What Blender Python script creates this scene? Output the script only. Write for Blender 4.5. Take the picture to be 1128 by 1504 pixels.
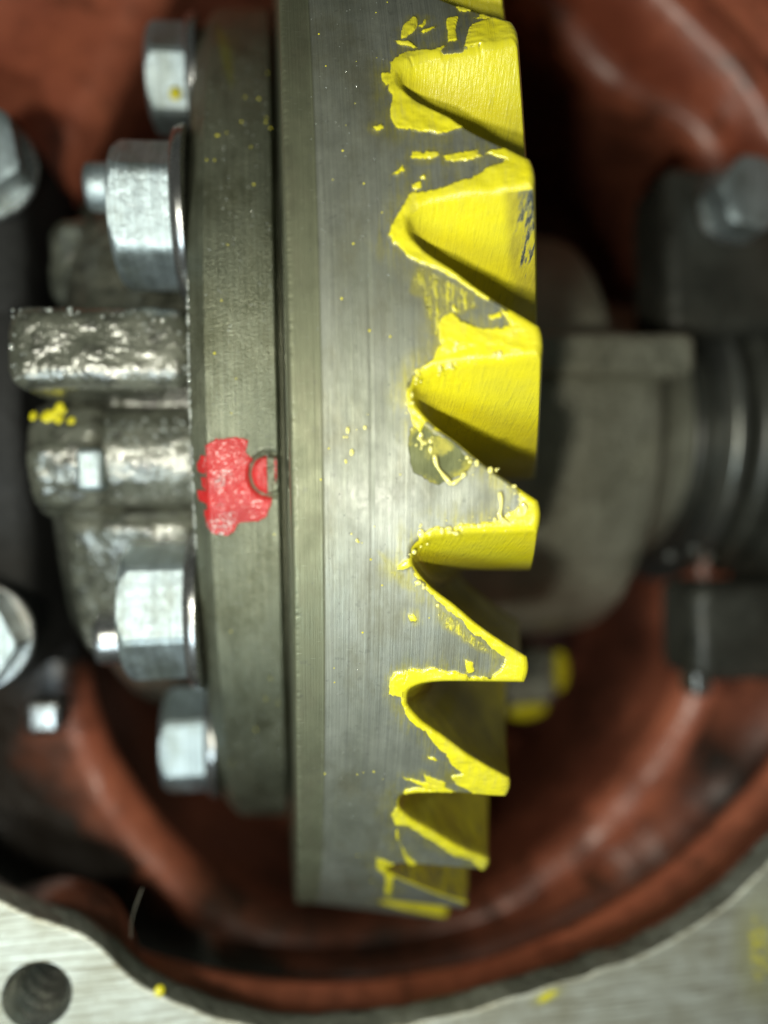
import bpy, math, numpy as np
from math import radians as rad, sin, cos, pi
S = bpy.context.scene
for o in list(bpy.data.objects): bpy.data.objects.remove(o)
S.unit_settings.system = 'METRIC'; S.unit_settings.scale_length = 0.02   # one unit is two centimetres
rng = np.random.default_rng(7)

# ------------------------------------------------------------------ camera
cd = bpy.data.cameras.new('camera'); cam = bpy.data.objects.new('camera', cd); S.collection.objects.link(cam)
S.camera = cam
CAM = np.array([-.10565, -1.91674, 17.76699])
from mathutils import Matrix, Vector
R3 = Matrix.Rotation(rad(-7.969), 3, 'Y') @ Matrix.Rotation(rad(-1.3158), 3, 'Z')
cam.matrix_world = Matrix.Translation(CAM.tolist()) @ R3.to_4x4()
cd.sensor_fit = 'VERTICAL'; cd.sensor_height = 36; cd.sensor_width = 27
cd.lens = 1075.468 / 1504 * 36
cd.clip_start = .1; cd.clip_end = 200
cd.dof.use_dof = True; cd.dof.focus_distance = 8.4; cd.dof.aperture_fstop = .06; cd.dof.aperture_blades = 0
S.render.resolution_x = 768; S.render.resolution_y = 1024

# ------------------------------------------------------------------ world, lamps, exposure
w = bpy.data.worlds.new('World'); S.world = w; w.use_nodes = True
w.node_tree.nodes['Background'].inputs[0].default_value = (.62, .72, .66, 1)
w.node_tree.nodes['Background'].inputs[1].default_value = .055
def area(name, loc, to, size, power, col):
    l = bpy.data.lights.new(name, 'AREA'); l.shape = 'DISK'; l.size = size; l.energy = power; l.color = col
    o = bpy.data.objects.new(name, l); S.collection.objects.link(o); o.location = loc
    o.rotation_euler = (Vector(to) - Vector(loc)).to_track_quat('-Z', 'Y').to_euler()
    return o
area('torch_lamp', (-4.6, -1.6, 18.0), (1.2, -1.5, 8), 1.0, 720, (1, .98, .84))
area('bench_lamp', (-6, -9.5, 18.5), (0, -2, 7), 6, 860, (.76, .93, 1))
area('added_fill_lamp', (-1.8, -4.8, 19), (3, -1.5, 5), .8, 760, (1, .96, .82))  # fill added beside the camera to lift the right background
S.view_settings.view_transform = 'Standard'; S.view_settings.look = 'None'; S.view_settings.exposure = .32
S.view_settings.gamma = 1

# ------------------------------------------------------------------ noise
def _h(ix, iy, s):
    n = (ix.astype(np.int64) * 374761393 + iy.astype(np.int64) * 668265263 + s * 974711) & 0x7fffffff
    n = ((n ^ (n >> 13)) * 1274126177) & 0x7fffffff
    return ((n ^ (n >> 16)) & 0xffff) / 65535.0
def vnoise(x, y, s=0, oct=3):
    x = np.asarray(x, float); y = np.asarray(y, float); t = 0; a = 1.; n = 0
    for k in range(oct):
        xi = np.floor(x); yi = np.floor(y); fx = x - xi; fy = y - yi
        fx = fx * fx * (3 - 2 * fx); fy = fy * fy * (3 - 2 * fy)
        v = (_h(xi, yi, s + k) * (1 - fx) + _h(xi + 1, yi, s + k) * fx) * (1 - fy) + (_h(xi, yi + 1, s + k) * (1 - fx) + _h(xi + 1, yi + 1, s + k) * fx) * fy
        t = t + a * (v * 2 - 1); n += a; a *= .5; x = x * 2.03 + 11.3; y = y * 2.03 + 5.7
    return t / n
def sstep(a, b, x):
    t = np.clip((x - a) / (b - a), 0, 1); return t * t * (3 - 2 * t)

# ------------------------------------------------------------------ object helpers
def link(o, parent=None):
    S.collection.objects.link(o)
    if parent:
        o.parent = parent; o.location = -parent.location
    return o
def thing(name, label, cat, loc=(0, 0, 0), group=None):
    o = bpy.data.objects.new(name, None); S.collection.objects.link(o); o.location = loc; o.empty_display_size = .3
    o['label'] = label; o['category'] = cat
    if group: o['group'] = group
    return o
def mesh(name, V, F, mat, parent=None, smooth=True, attrs=None, angle=None):
    me = bpy.data.meshes.new(name); V = np.asarray(V, float).reshape(-1, 3)
    me.from_pydata(V.tolist(), [], [tuple(int(i) for i in f) for f in F]) if not isinstance(F, np.ndarray) else fill(me, V, F)
    if attrs:
        for k, v in attrs.items():
            a = me.attributes.new(k, 'FLOAT', 'POINT'); a.data.foreach_set('value', np.asarray(v, np.float32).ravel())
    me.materials.append(mat)
    me.polygons.foreach_set('use_smooth', [smooth] * len(me.polygons))
    if angle and smooth: me.set_sharp_from_angle(angle=rad(angle))
    me.update()
    return link(bpy.data.objects.new(name, me), parent)
def fill(me, V, F):
    me.vertices.add(len(V)); me.vertices.foreach_set('co', V.astype(np.float32).ravel())
    n = len(F); k = F.shape[1]
    me.loops.add(n * k); me.loops.foreach_set('vertex_index', F.astype(np.int32).ravel())
    me.polygons.add(n); me.polygons.foreach_set('loop_start', np.arange(0, n * k, k, dtype=np.int32))
    me.polygons.foreach_set('loop_total', np.full(n, k, np.int32)); me.update(calc_edges=True)
def gridF(n, m, cu=False, cv=False, flip=False, off=0):
    i = np.arange(n if cu else n - 1)[:, None]; j = np.arange(m if cv else m - 1)[None]
    i2 = (i + 1) % n; j2 = (j + 1) % m
    q = np.stack([i * m + j + 0 * j, i2 * m + j, i2 * m + j2, i * m + j2], -1).reshape(-1, 4) + off
    return q[:, ::-1] if flip else q
def merge(parts):
    Vs = []; Fs = []; o = 0
    for V, F in parts:
        V = np.asarray(V, float).reshape(-1, 3); Vs.append(V); Fs += [tuple(int(a) + o for a in f) for f in F]; o += len(V)
    return np.concatenate(Vs), Fs
def lathe(prof, phis, closed=True, warp=None):
    """profile of (X, R) turned about the X axis"""
    P = np.asarray(prof, float); ph = np.asarray(phis)
    X = np.repeat(P[None, :, 0], len(ph), 0); R = np.repeat(P[None, :, 1], len(ph), 0); A = np.repeat(ph[:, None], len(P), 1)
    if warp is not None: X, R = warp(X, R, A)
    V = np.stack([X, R * np.sin(A), R * np.cos(A)], -1)
    return V, gridF(len(ph), len(P), cu=closed)
def dense(pts, step, curve=False):
    P = np.asarray(pts, float); out = [P[:1]]
    if curve:
        Q = np.vstack([2 * P[0] - P[1], P, 2 * P[-1] - P[-2]]); out = []
        for i in range(1, len(Q) - 2):
            t = np.linspace(0, 1, 12, endpoint=False)[:, None]
            out.append(.5 * (2 * Q[i] + (Q[i + 1] - Q[i - 1]) * t + (2 * Q[i - 1] - 5 * Q[i] + 4 * Q[i + 1] - Q[i + 2]) * t ** 2 + (3 * Q[i] - Q[i - 1] - 3 * Q[i + 1] + Q[i + 2]) * t ** 3))
        P = np.vstack(out + [P[-1:]]); out = [P[:1]]
    for a, b in zip(P[:-1], P[1:]):
        n = max(1, int(math.ceil(np.linalg.norm(b - a) / step)))
        out.append(a + (b - a) * (np.arange(1, n + 1) / n)[:, None])
    return np.vstack(out)
def rounded_box(x0, x1, y0, y1, z0, z1, r=.1, n=6, rough=0, seed=0, sub=10, warp=None):
    """superellipsoid-like box with rounded edges, as a cube-sphere grid"""
    parts = []
    c = np.array([(x0 + x1) / 2, (y0 + y1) / 2, (z0 + z1) / 2]); h = np.array([x1 - x0, y1 - y0, z1 - z0]) / 2
    g = []
    for k in range(3):
        t = np.concatenate([np.linspace(-h[k], -h[k] + r, n), np.linspace(-h[k] + r, h[k] - r, sub)[1:-1], np.linspace(h[k] - r, h[k], n)])
        g.append(t)
    for ax in range(3):
        for s in (-1, 1):
            a, b = [k for k in range(3) if k != ax]
            A, B = np.meshgrid(g[a], g[b], indexing='ij')
            P = np.zeros(A.shape + (3,)); P[..., a] = A; P[..., b] = B; P[..., ax] = s * h[ax]
            core = np.clip(P, -(h - r), h - r); d = P - core; L = np.linalg.norm(d, axis=-1, keepdims=True)
            P = core + d / np.maximum(L, 1e-9) * r
            P = P + c
            if rough:
                nn = vnoise(P[..., 0] * 2.5 + P[..., 2], P[..., 1] * 2.5 + P[..., 2] * .7, seed, 4)
                P = P + (d / np.maximum(L, 1e-9)) * (nn * rough)[..., None]
            if warp: P = warp(P)
            flip = (s < 0) ^ (ax == 1)
            parts.append((P, gridF(A.shape[0], A.shape[1], flip=bool(flip))))
    V, F = merge(parts)
    return V, F
def weld(o, d=1e-4):
    import bmesh
    bm = bmesh.new(); bm.from_mesh(o.data); bmesh.ops.remove_doubles(bm, verts=bm.verts, dist=d)
    bmesh.ops.recalc_face_normals(bm, faces=bm.faces); bm.to_mesh(o.data); bm.free(); return o
def tube(pts, rads, n=10, caps=True):
    P = np.asarray(pts, float); T = np.gradient(P, axis=0); T /= np.linalg.norm(T, axis=1, keepdims=True)
    up = np.array([0.1, .2, 1.]); U = np.cross(T, up); U /= np.linalg.norm(U, axis=1, keepdims=True); W = np.cross(T, U)
    a = np.linspace(0, 2 * pi, n, endpoint=False); r = np.broadcast_to(rads, (len(P),))
    V = P[:, None] + r[:, None, None] * (np.cos(a)[None, :, None] * U[:, None] + np.sin(a)[None, :, None] * W[:, None])
    F = [tuple(f) for f in gridF(len(P), n, cv=True)]
    if caps: F += [tuple(range(n))[::-1], tuple(range((len(P) - 1) * n, len(P) * n))]
    return V.reshape(-1, 3), F
def blob(c, r, nrm, flat=.5, n=8, m=5, stretch=None):
    """a low droplet sitting on a surface with normal nrm"""
    nrm = np.asarray(nrm, float); nrm /= np.linalg.norm(nrm); u = np.cross(nrm, [1, 0, 0]); u /= np.linalg.norm(u); v = np.cross(nrm, u)
    V = []; su, sv = (1, 1) if stretch is None else stretch
    for k in range(m):
        e = (k / (m - 1)) * pi / 2 * .98
        for j in range(n):
            a = 2 * pi * j / n; V.append(np.asarray(c) + r * (cos(e) * (cos(a) * u * su + sin(a) * v * sv) + sin(e) * flat * nrm))
    F = [tuple(f) for f in gridF(m, n, cv=True)] + [tuple(range((m - 1) * n, m * n))]
    return np.array(V), F

# ------------------------------------------------------------------ materials
class NT:
    def __init__(s, name):
        s.m = bpy.data.materials.new(name); s.m.use_nodes = True; s.t = s.m.node_tree; s.b = s.t.nodes['Principled BSDF']
        s.tc = s.t.nodes.new('ShaderNodeTexCoord')
    def n(s, ty, **k):
        x = s.t.nodes.new('ShaderNode' + ty)
        for a, v in k.items():
            if a.startswith('i_'):
                key = a[2:].replace('_', ' '); x.inputs[int(key) if key.isdigit() else key].default_value = v
            else: setattr(x, a, v)
        return x
    def l(s, a, b): s.t.links.new(a, b)
    def noise(s, scale, detail=4, rough=.55, xyz=(1, 1, 1), loc=(0, 0, 0)):
        mp = s.n('Mapping'); mp.inputs['Scale'].default_value = xyz; mp.inputs['Location'].default_value = loc
        s.l(s.tc.outputs['Object'], mp.inputs[0])
        x = s.n('TexNoise'); x.inputs['Scale'].default_value = scale; x.inputs['Detail'].default_value = detail; x.inputs['Roughness'].default_value = rough
        s.l(mp.outputs[0], x.inputs['Vector']); return x.outputs['Fac']
    def ramp(s, fac, stops):
        r = s.n('ValToRGB'); e = r.color_ramp.elements
        while len(e) < len(stops): e.new(.5)
        for i, (p, c) in enumerate(stops):
            e[i].position = p; e[i].color = c if len(c) == 4 else (*c, 1)
        s.l(fac, r.inputs[0]); return r.outputs[0]
    def rng(s, v, a, b, c, d):
        x = s.n('MapRange'); x.inputs[1].default_value = a; x.inputs[2].default_value = b; x.inputs[3].default_value = c; x.inputs[4].default_value = d
        s.l(v, x.inputs[0]); return x.outputs[0]
    def math(s, op, a, b=None):
        x = s.n('Math', operation=op)
        for i, v in enumerate((a, b)):
            if v is None: continue
            if isinstance(v, (int, float)): x.inputs[i].default_value = v
            else: s.l(v, x.inputs[i])
        return x.outputs[0]
    def mix(s, f, a, b):
        x = s.n('Mix', data_type='RGBA')
        for i, v in ((0, f), (6, a), (7, b)):
            if isinstance(v, (int, float)): x.inputs[i].default_value = v
            elif isinstance(v, tuple): x.inputs[i].default_value = v if len(v) == 4 else (*v, 1)
            else: s.l(v, x.inputs[i])
        return x.outputs[2]
    def mixf(s, f, a, b):
        x = s.n('Mix', data_type='FLOAT')
        for i, v in ((0, f), (2, a), (3, b)):
            if isinstance(v, (int, float)): x.inputs[i].default_value = v
            else: s.l(v, x.inputs[i])
        return x.outputs[0]
    def bump(s, h, strength, dist, prev=None):
        x = s.n('Bump'); x.inputs['Strength'].default_value = strength; x.inputs['Distance'].default_value = dist
        s.l(h, x.inputs['Height'])
        if prev is not None: s.l(prev, x.inputs['Normal'])
        return x.outputs[0]
    def set(s, **k):
        for a, v in k.items():
            i = s.b.inputs[a.replace('_', ' ')]
            if hasattr(v, 'links'): s.l(v, i)
            elif isinstance(v, tuple): i.default_value = v if len(v) == 4 else (*v, 1)
            else: i.default_value = v
    def attr(s, name):
        a = s.n('Attribute'); a.attribute_name = name; return a.outputs['Fac']
YEL = (.74, .665, .014); YEL2 = (.64, .59, .035)
def machined(name, base, base2, paint, paint_col, paint_col2, rough=.36, line=55, metal=.85, fleck=0., two=None, scratch=0.):
    """turned steel: fine rings about X, oil film, and an optional coat where the attribute says so"""
    t = NT(name)
    lines = t.noise(1, 3, .6, (line, .25, .25)); fine = t.noise(1, 2, .6, (line * 3, .9, .9), (3, 1, 2))
    cloud = t.noise(.55, 4, .6, (1.5, .7, .7), (5, 2, 1)); shade_grime = t.noise(3.2, 5, .65, (1, .7, .7))
    col = t.mix(t.rng(cloud, .35, .65, 0, 1), base, base2)
    col = t.mix(t.rng(lines, .35, .68, 0, .55), col, tuple(c * .5 for c in base))
    col = t.mix(t.rng(fine, .5, .7, 0, .5), col, tuple(c * .5 for c in base))
    if two is not None:
        sp = t.n('SeparateXYZ'); t.l(t.tc.outputs['Object'], sp.inputs[0])
        f = t.rng(sp.outputs[0], two[0], two[0] + .02, 1, 0); col = t.mix(f, col, two[1])
    spots = t.ramp(t.noise(9, 3, .6), [(.30, (1, 1, 1)), (.36, (0, 0, 0))])
    col = t.mix(t.math('MULTIPLY', spots, .35), col, tuple(c * .35 for c in base))
    stain = t.rng(t.noise(.9, 6, .7, (1.6, .8, .8), (8, 8, 2)), .48, .66, 0, .65)
    col = t.mix(stain, col, tuple(c * k for c, k in zip(base, (.50, .47, .36))))
    scr = t.rng(t.noise(1, 2, .5, (7, 60, 60), (1, 5, 9)), .70, .73, 0, .35)
    col = t.mix(scr, col, tuple(min(1, c * 1.9) for c in base2))
    r = t.rng(shade_grime, .3, .7, rough - .10, rough + .14)
    h = t.math('ADD', t.math('MULTIPLY', lines, .6), t.math('MULTIPLY', fine, .4))
    nrm = t.bump(h, .6, .014)
    nrm = t.bump(t.noise(14, 4, .6), .02, .02, nrm)
    if scratch: nrm = t.bump(t.noise(9, 5, .7, (1.5, .8, .8)), scratch, .05, nrm)
    met = metal
    if paint:
        a = t.attr('coat')
        e = t.math('ADD', a, t.math('MULTIPLY', t.math('SUBTRACT', t.noise(16, 5, .7, (1, .8, .8)), .5), .38))
        strk = t.math('MULTIPLY', t.math('SUBTRACT', t.noise(1, 3, .7, (26, 3, 3)), .5), .5)
        e = t.math('ADD', e, strk)
        m = t.rng(e, .42, .56, 0, 1)
        pc = t.mix(t.rng(t.noise(2.2, 5, .65), .35, .7, 0, 1), paint_col, paint_col2)
        if not fleck: pc = t.mix(t.rng(t.noise(1, 5, .7, (9, 2, 2), (7, 7, 7)), .5, .72, 0, .55), pc, (.50, .46, .09))
        pc = t.mix(t.rng(t.noise(30, 3, .7), .62, .74, 0, .5), pc, tuple(c * .45 for c in paint_col))
        film = t.math('MULTIPLY', t.rng(a, .04, .45, 0, 1), .38 if not fleck else .12)
        if not fleck:
            hs_ = t.rng(t.math('ADD', t.math('MULTIPLY', t.noise(1, 4, .7, (22, 2.5, 2.5), (4, 4, 4)), .6), t.math('MULTIPLY', t.noise(2.2, 4, .6), .5)), .50, .68, 0, .62)
            film = t.math('MAXIMUM', film, t.math('MULTIPLY', t.attr('halo'), hs_))
        col = t.mix(film, col, tuple(c * .55 for c in paint_col))
        if not fleck:
            ol = t.rng(t.math('ADD', t.attr('olive'), t.math('MULTIPLY', t.math('SUBTRACT', t.noise(9, 4, .6), .5), .3)), .45, .55, 0, 1)
            col = t.mix(t.math('MULTIPLY', ol, .88), col, t.mix(t.rng(t.noise(4, 4, .6), .5, .62, 0, 1), (.075, .085, .022), (.26, .24, .025)))
            nrm = t.bump(ol, .6, .04, nrm)
        if fleck: col = t.mix(t.rng(t.math('ADD', t.attr('smear'), t.math('MULTIPLY', t.math('SUBTRACT', t.noise(3, 4, .7, (6, 1, 1)), .5), .8)), .35, .9, 0, .6), col, (.34, .36, .05))
        col = t.mix(m, col, pc)
        if fleck:
            fl = t.rng(t.noise(30, 3, .6, (1, 1, 1), (2, 7, 1)), .50, .56, 0, 1)
            fl2 = t.math('MULTIPLY', fl, t.rng(t.noise(2.4, 3, .5, (1, 1, 1), (1, 4, 4)), .56, .66, 0, 1))
            m2 = t.math('MULTIPLY', m, t.math('SUBTRACT', 1, t.math('MULTIPLY', fl2, fleck)))
            col = t.mix(m, col, t.mix(t.math('MULTIPLY', fl2, fleck), pc, (.55, .55, .52)))
            m = m2
            nrm = t.bump(t.noise(38, 3, .6, (1, 1, 1), (2, 7, 1)), .5, .05, nrm)
        met = t.mixf(m, metal, 0.0); r = t.mixf(m, r, .24)
        nrm = t.bump(m, .5, .02, nrm)
    t.set(Base_Color=col, Metallic=met, Roughness=r, Normal=nrm, Coat_Weight=(t.mixf(m, .05, .2 if fleck else .7) if paint else .08), Coat_Roughness=.18)
    return t.m
def cast(name, c1, c2, rough=.42, metal=.6, bumpy=.6, scale=9, coat=.5, spot=None, shade_grime=False, wet=0.):
    t = NT(name)
    n1 = t.noise(1.1, 5, .6); n2 = t.noise(scale, 4, .6); n3 = t.noise(scale * 2.6, 3, .6)
    col = t.mix(t.rng(n1, .35, .65, 0, 1), c1, c2)
    col = t.mix(t.rng(n2, .5, .72, 0, .5), col, tuple(c * .4 for c in c1))
    if spot: col = t.mix(t.rng(t.noise(.8, 4, .7, (1, 1, 1), (9, 3, 4)), .56, .66, 0, .8), col, spot)
    if shade_grime: col = t.mix(t.rng(t.math('ADD', t.attr('shade_grime'), t.math('MULTIPLY', t.math('SUBTRACT', n1, .5), .6)), .1, .9, 0, 1), col, (.022, .016, .011))  # darkens the paint where shade, and some oil, is painted in
    nrm = t.bump(n2, bumpy, .16 if wet else .09); nrm = t.bump(n3, bumpy * .6, .03, nrm)
    t.set(Base_Color=col, Metallic=metal, Roughness=t.rng(n1, .3, .7, rough - .1, rough + .15), Normal=nrm, Coat_Weight=coat, Coat_Roughness=.10 if wet else .3)
    if wet:
        w1 = t.bump(t.noise(8, 2, .5, (1, 1, 1), (3, 3, 3)), wet, .22); t.set(Coat_Normal=w1, Coat_IOR=2.0)
    return t.m
def plain(name, c, rough=.4, metal=0., coat=0., bump=.0, scale=20, var=.25):
    t = NT(name)
    col = t.mix(t.rng(t.noise(2.5, 4, .6), .35, .65, 0, 1), c, tuple(x * (1 - var) for x in c))
    k = dict(Base_Color=col, Metallic=metal, Roughness=rough, Coat_Weight=coat, Coat_Roughness=.08)
    if bump: k['Normal'] = t.bump(t.noise(scale, 4, .6), bump, .03)
    t.set(**k); return t.m
STEEL = (.215, .23, .175); STEEL2 = (.325, .34, .29)
m_gear = machined('gear_steel_with_marking_compound', STEEL2, STEEL, True, YEL, YEL2, two=(.34, (.17, .18, .115)), rough=.56, metal=.68)
m_plate = machined('case_flange_steel_with_red_mark', (.17, .185, .13), (.32, .335, .24), True, (.50, .018, .018), (.34, .014, .014), rough=.38, line=38, fleck=.9, metal=.75)
m_flank = None
t = NT('marking_compound_on_tooth_flanks')
sp = t.noise(1, 4, .6, (34, 3, 3)); c = t.mix(t.rng(t.noise(1.4, 5, .65), .35, .7, 0, 1), YEL, YEL2)
c = t.mix(t.rng(sp, .55, .75, 0, .45), c, (.34, .33, .05))
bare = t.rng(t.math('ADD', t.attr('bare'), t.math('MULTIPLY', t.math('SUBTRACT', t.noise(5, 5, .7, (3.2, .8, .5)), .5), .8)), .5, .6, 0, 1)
thin = t.math('MULTIPLY', t.rng(t.attr('bare'), .1, .35, 0, 1), t.rng(t.noise(1.2, 5, .7, (3, 1, 1), (2, 2, 2)), .3, .6, .25, .8))  # streaky olive: painted shade of the low gaps, and some thin coat
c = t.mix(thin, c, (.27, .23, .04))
c = t.mix(bare, c, (.20, .23, .24))
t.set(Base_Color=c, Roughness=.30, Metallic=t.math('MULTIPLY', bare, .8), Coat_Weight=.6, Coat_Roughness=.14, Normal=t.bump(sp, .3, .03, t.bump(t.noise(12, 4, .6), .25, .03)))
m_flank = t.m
m_bolt = machined('zinc_plated_bolt_steel', (.50, .60, .63), (.64, .75, .78), False, None, None, rough=.42, line=10, metal=.88, scratch=.6)
m_washer = machined('bolt_flange_steel', (.34, .34, .33), (.44, .45, .45), False, None, None, rough=.26, line=12, metal=.9)
t = NT('oily_cast_case_iron')
n1 = t.noise(1.3, 5, .65); n2 = t.noise(4.6, 3, .5, (1, 1, 1), (3, 3, 3)); n3 = t.noise(13, 3, .5)
c = t.mix(t.rng(n1, .35, .65, 0, 1), (.085, .09, .066), (.165, .17, .13)); c = t.mix(t.rng(n2, .5, .66, 0, .7), c, (.03, .03, .022))
nn = t.bump(n2, .7, .06, t.bump(n3, .5, .03))
t.set(Base_Color=c, Metallic=.35, Roughness=t.rng(n1, .3, .7, .30, .46), IOR=1.6, Normal=nn, Coat_Weight=1., Coat_IOR=1.6, Coat_Roughness=.15, Coat_Normal=nn)
m_cast = t.m
m_cast2 = cast('matt_cast_case_iron', (.27, .27, .20), (.40, .40, .31), rough=.45, bumpy=.8, scale=8, metal=.35, coat=.2)
m_cap = cast('dark_cast_cap_iron', (.035, .037, .03), (.06, .062, .05), rough=.5, bumpy=.4, scale=5, metal=.2, coat=.2)
m_race = plain('bearing_race_steel', (.30, .31, .28), .3, .8, .2, .1)
m_capR = cast('smooth_dark_iron', (.05, .052, .042), (.08, .082, .066), rough=.4, bumpy=.15, scale=5, metal=.4, coat=.5)
m_capL = cast('near_black_cap_iron', (.012, .012, .011), (.02, .02, .018), rough=.8, bumpy=.4, scale=5, metal=0, coat=.0)  # near-black matt version of the cap iron, left cap only
m_red = cast('red_primer_paint', (.56, .175, .095), (.42, .12, .065), rough=.36, metal=0, bumpy=.5, scale=2.6, coat=.7, spot=(.12, .05, .03), shade_grime=True)
m_yel = plain('yellow_compound', (.80, .72, .02), .28, 0, .6, .2, 14, .12)
m_wet = plain('glossy_yellow_grease', (.84, .78, .24), .05, 0, 1., 0, 14, .1)
m_black = plain('black_oil_film', (.012, .012, .012), .12, 0, .5, .3, 6)

# ------------------------------------------------------------------ surface data: outlines of the compound, (X, degrees about the axis)
YP=[(1,[(1.422,18.51),(1.344,18.3),(1.226,17.83),(1.196,16.49),(1.182,15.18),(1.191,13.26),(1.23,12.75),(1.493,12.3),(1.743,12.1),(1.954,12.3),(1.875,12.83),(1.553,14.31),(1.385,15.55),(1.362,16.73),(1.428,17.77),(1.716,18.09),(1.835,18.55),(1.647,18.49)]),(1,[(1.119,16.93),(1.194,16.98),(1.216,16.31),(1.166,15.82),(1.113,16.39)]),(1,[(2.634,20.31),(2.476,20.65),(2.281,20.35),(2.161,19.99),(2.069,19.08),(2.017,18.28),(2.583,18.01)]),(1,[(1.46,21.17),(1.552,21.21),(1.506,20.2),(1.401,19.7),(1.331,19.59),(1.376,20.64)]),(1,[(1.526,20.49),(1.689,21.13),(1.584,20.31)]),(1,[(1.556,19.97),(1.767,20.37),(1.629,19.78)]),(1,[(1.268,19.41),(1.434,19.37),(1.515,18.72),(1.316,19.01)]),(1,[(1.882,20.87),(2.004,20.87),(1.953,18.9),(1.839,18.77)]),(1,[(0.985,13.0),(1.081,13.19),(1.107,12.83),(1.026,12.69)]),(1,[(1.98,22.43),(2.065,21.69),(2.232,21.64),(2.148,21.22),(2.016,21.49)]),(0.6,[(2.133,20.5),(2.316,21.3),(2.518,20.85),(2.429,20.21)]),(1,[(2.538,10.77),(2.333,10.8),(2.139,10.59),(2.363,9.89),(1.979,9.07),(1.689,8.46),(1.404,8.29),(1.332,8.19),(1.256,7.66),(1.127,6.42),(1.066,5.8),(1.119,5.23),(1.235,4.68),(1.372,3.93),(1.558,3.46),(1.778,2.82),(1.968,1.97),(2.233,1.02),(2.648,-0.16),(2.753,10.57)]),(1,[(1.372,11.06),(1.622,10.92),(1.654,10.58),(1.475,10.54),(1.347,10.7)]),(1,[(1.689,10.51),(1.834,10.71),(2.047,10.68),(2.129,10.37),(1.969,10.09),(1.722,10.22)]),(1,[(1.158,9.66),(1.242,10.16),(1.267,9.83),(1.207,9.5)]),(1,[(1.337,8.81),(1.445,8.93),(1.47,8.57),(1.356,8.49)]),(1,[(1.44,9.2),(1.52,9.34),(1.503,8.99)]),(1,[(1.699,1.15),(1.742,1.3),(1.768,0.98),(1.725,0.83)]),(1,[(2.072,0.63),(2.204,0.72),(2.223,0.44),(2.098,0.35)]),(0.45,[(1.364,3.85),(1.9,2.18),(1.998,1.16),(1.696,0.44),(1.607,-0.74),(1.483,-0.32),(1.394,1.72),(1.27,2.16)]),(1,[(1.613,0.73),(1.718,0.75),(1.89,0.19),(2.062,-0.16),(2.234,-0.23),(2.291,-0.01),(2.205,0.91),(2.649,-0.09),(2.675,-11.5),(2.271,-8.94),(1.88,-7.27),(1.528,-5.86),(1.43,-5.41),(1.373,-6.05),(1.316,-5.81),(1.275,-4.92),(1.227,-4.35),(1.228,-3.47),(1.294,-2.6),(1.428,-2.18),(1.534,-1.72),(1.593,-0.94),(1.576,0.06)]),(0.42,[(1.267,-5.88),(1.231,-7.09),(1.281,-8.32),(1.423,-8.93),(1.566,-9.21),(1.707,-8.88),(1.812,-8.31),(1.951,-7.75),(1.669,-6.7),(1.387,-5.49)]),(1,[(2.4,-9.38),(2.662,-9.89),(2.682,-12.32),(1.396,-12.56),(1.338,-12.31),(1.538,-11.91),(1.965,-11.49),(2.177,-11.22),(2.282,-11.0),(2.372,-10.63),(2.425,-10.1)]),(1,[(2.677,-11.7),(1.395,-12.18),(1.31,-12.92),(1.298,-13.57),(1.183,-14.07),(1.133,-14.34),(1.287,-14.44),(1.347,-14.92),(1.499,-16.05),(1.729,-17.27),(2.008,-18.59),(2.214,-19.57),(2.357,-20.2),(2.319,-21.15),(2.229,-21.73),(2.635,-21.98),(2.591,-19.35)]),(0.4,[(0.926,-13.32),(1.147,-14.25),(1.26,-15.11),(1.425,-15.98),(1.263,-15.92),(1.039,-14.93)]),(0.45,[(1.448,-15.97),(1.753,-17.5),(2.183,-19.48),(2.262,-19.84),(2.037,-19.77),(1.648,-18.22)]),(1,[(1.923,-20.35),(2.001,-20.52),(2.026,-21.31),(1.953,-21.54)]),(1,[(1.271,-17.53),(1.345,-17.56),(1.362,-17.88),(1.288,-17.95)]),(1,[(2.626,-21.48),(1.986,-21.73),(1.843,-21.28),(1.599,-21.22),(1.334,-21.47),(1.276,-21.96),(1.236,-22.88),(1.237,-23.97),(1.285,-25.07),(1.396,-25.88),(1.563,-26.55),(1.713,-27.68),(1.814,-28.5),(1.924,-29.26),(2.033,-29.85),(1.892,-30.29),(1.988,-31.05),(2.147,-31.5),(2.374,-32.33),(2.666,-32.24),(2.605,-29.78)]),(1,[(1.587,-28.51),(1.685,-28.58),(1.731,-28.94),(1.624,-28.88)]),(1,[(1.711,-27.49),(1.795,-27.75),(1.858,-28.21),(1.776,-28.14)]),(1,[(1.317,-30.64),(1.597,-31.06),(1.941,-31.66),(2.178,-32.2),(1.907,-32.12),(1.564,-31.66)]),(1,[(1.545,-30.33),(1.714,-30.56),(1.846,-31.02),(1.842,-31.73),(1.725,-31.25),(1.595,-30.92)]),(0.7,[(1.105,-21.62),(1.296,-21.54),(1.299,-23.94),(1.077,-23.49)]),(1,[(2.666,-32.24),(2.153,-31.78),(1.819,-31.9),(1.497,-31.72),(1.333,-32.07),(1.286,-33.1),(1.281,-34.13),(1.214,-35.11),(1.281,-36.28),(1.458,-36.27),(1.573,-36.88),(1.85,-38.3),(2.106,-39.65),(2.349,-40.21),(2.53,-41.71),(2.659,-40.7),(2.55,-39.19)]),(1,[(1.295,-37.38),(1.317,-36.97),(1.382,-39.08),(1.499,-40.68),(1.66,-41.88),(2.532,-43.39),(2.419,-42.77),(1.679,-42.88),(1.532,-42.08)]),(1,[(1.093,-41.74),(1.216,-41.8),(1.365,-42.33),(1.394,-45.4),(1.424,-49.0),(1.365,-51.07),(1.299,-45.59),(1.154,-43.6)]),(0.8,[(1.257,-53.6),(1.474,-51.83),(1.984,-53.11),(2.465,-56.48),(2.491,-56.95),(1.871,-57.62),(1.293,-53.82)])]
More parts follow.
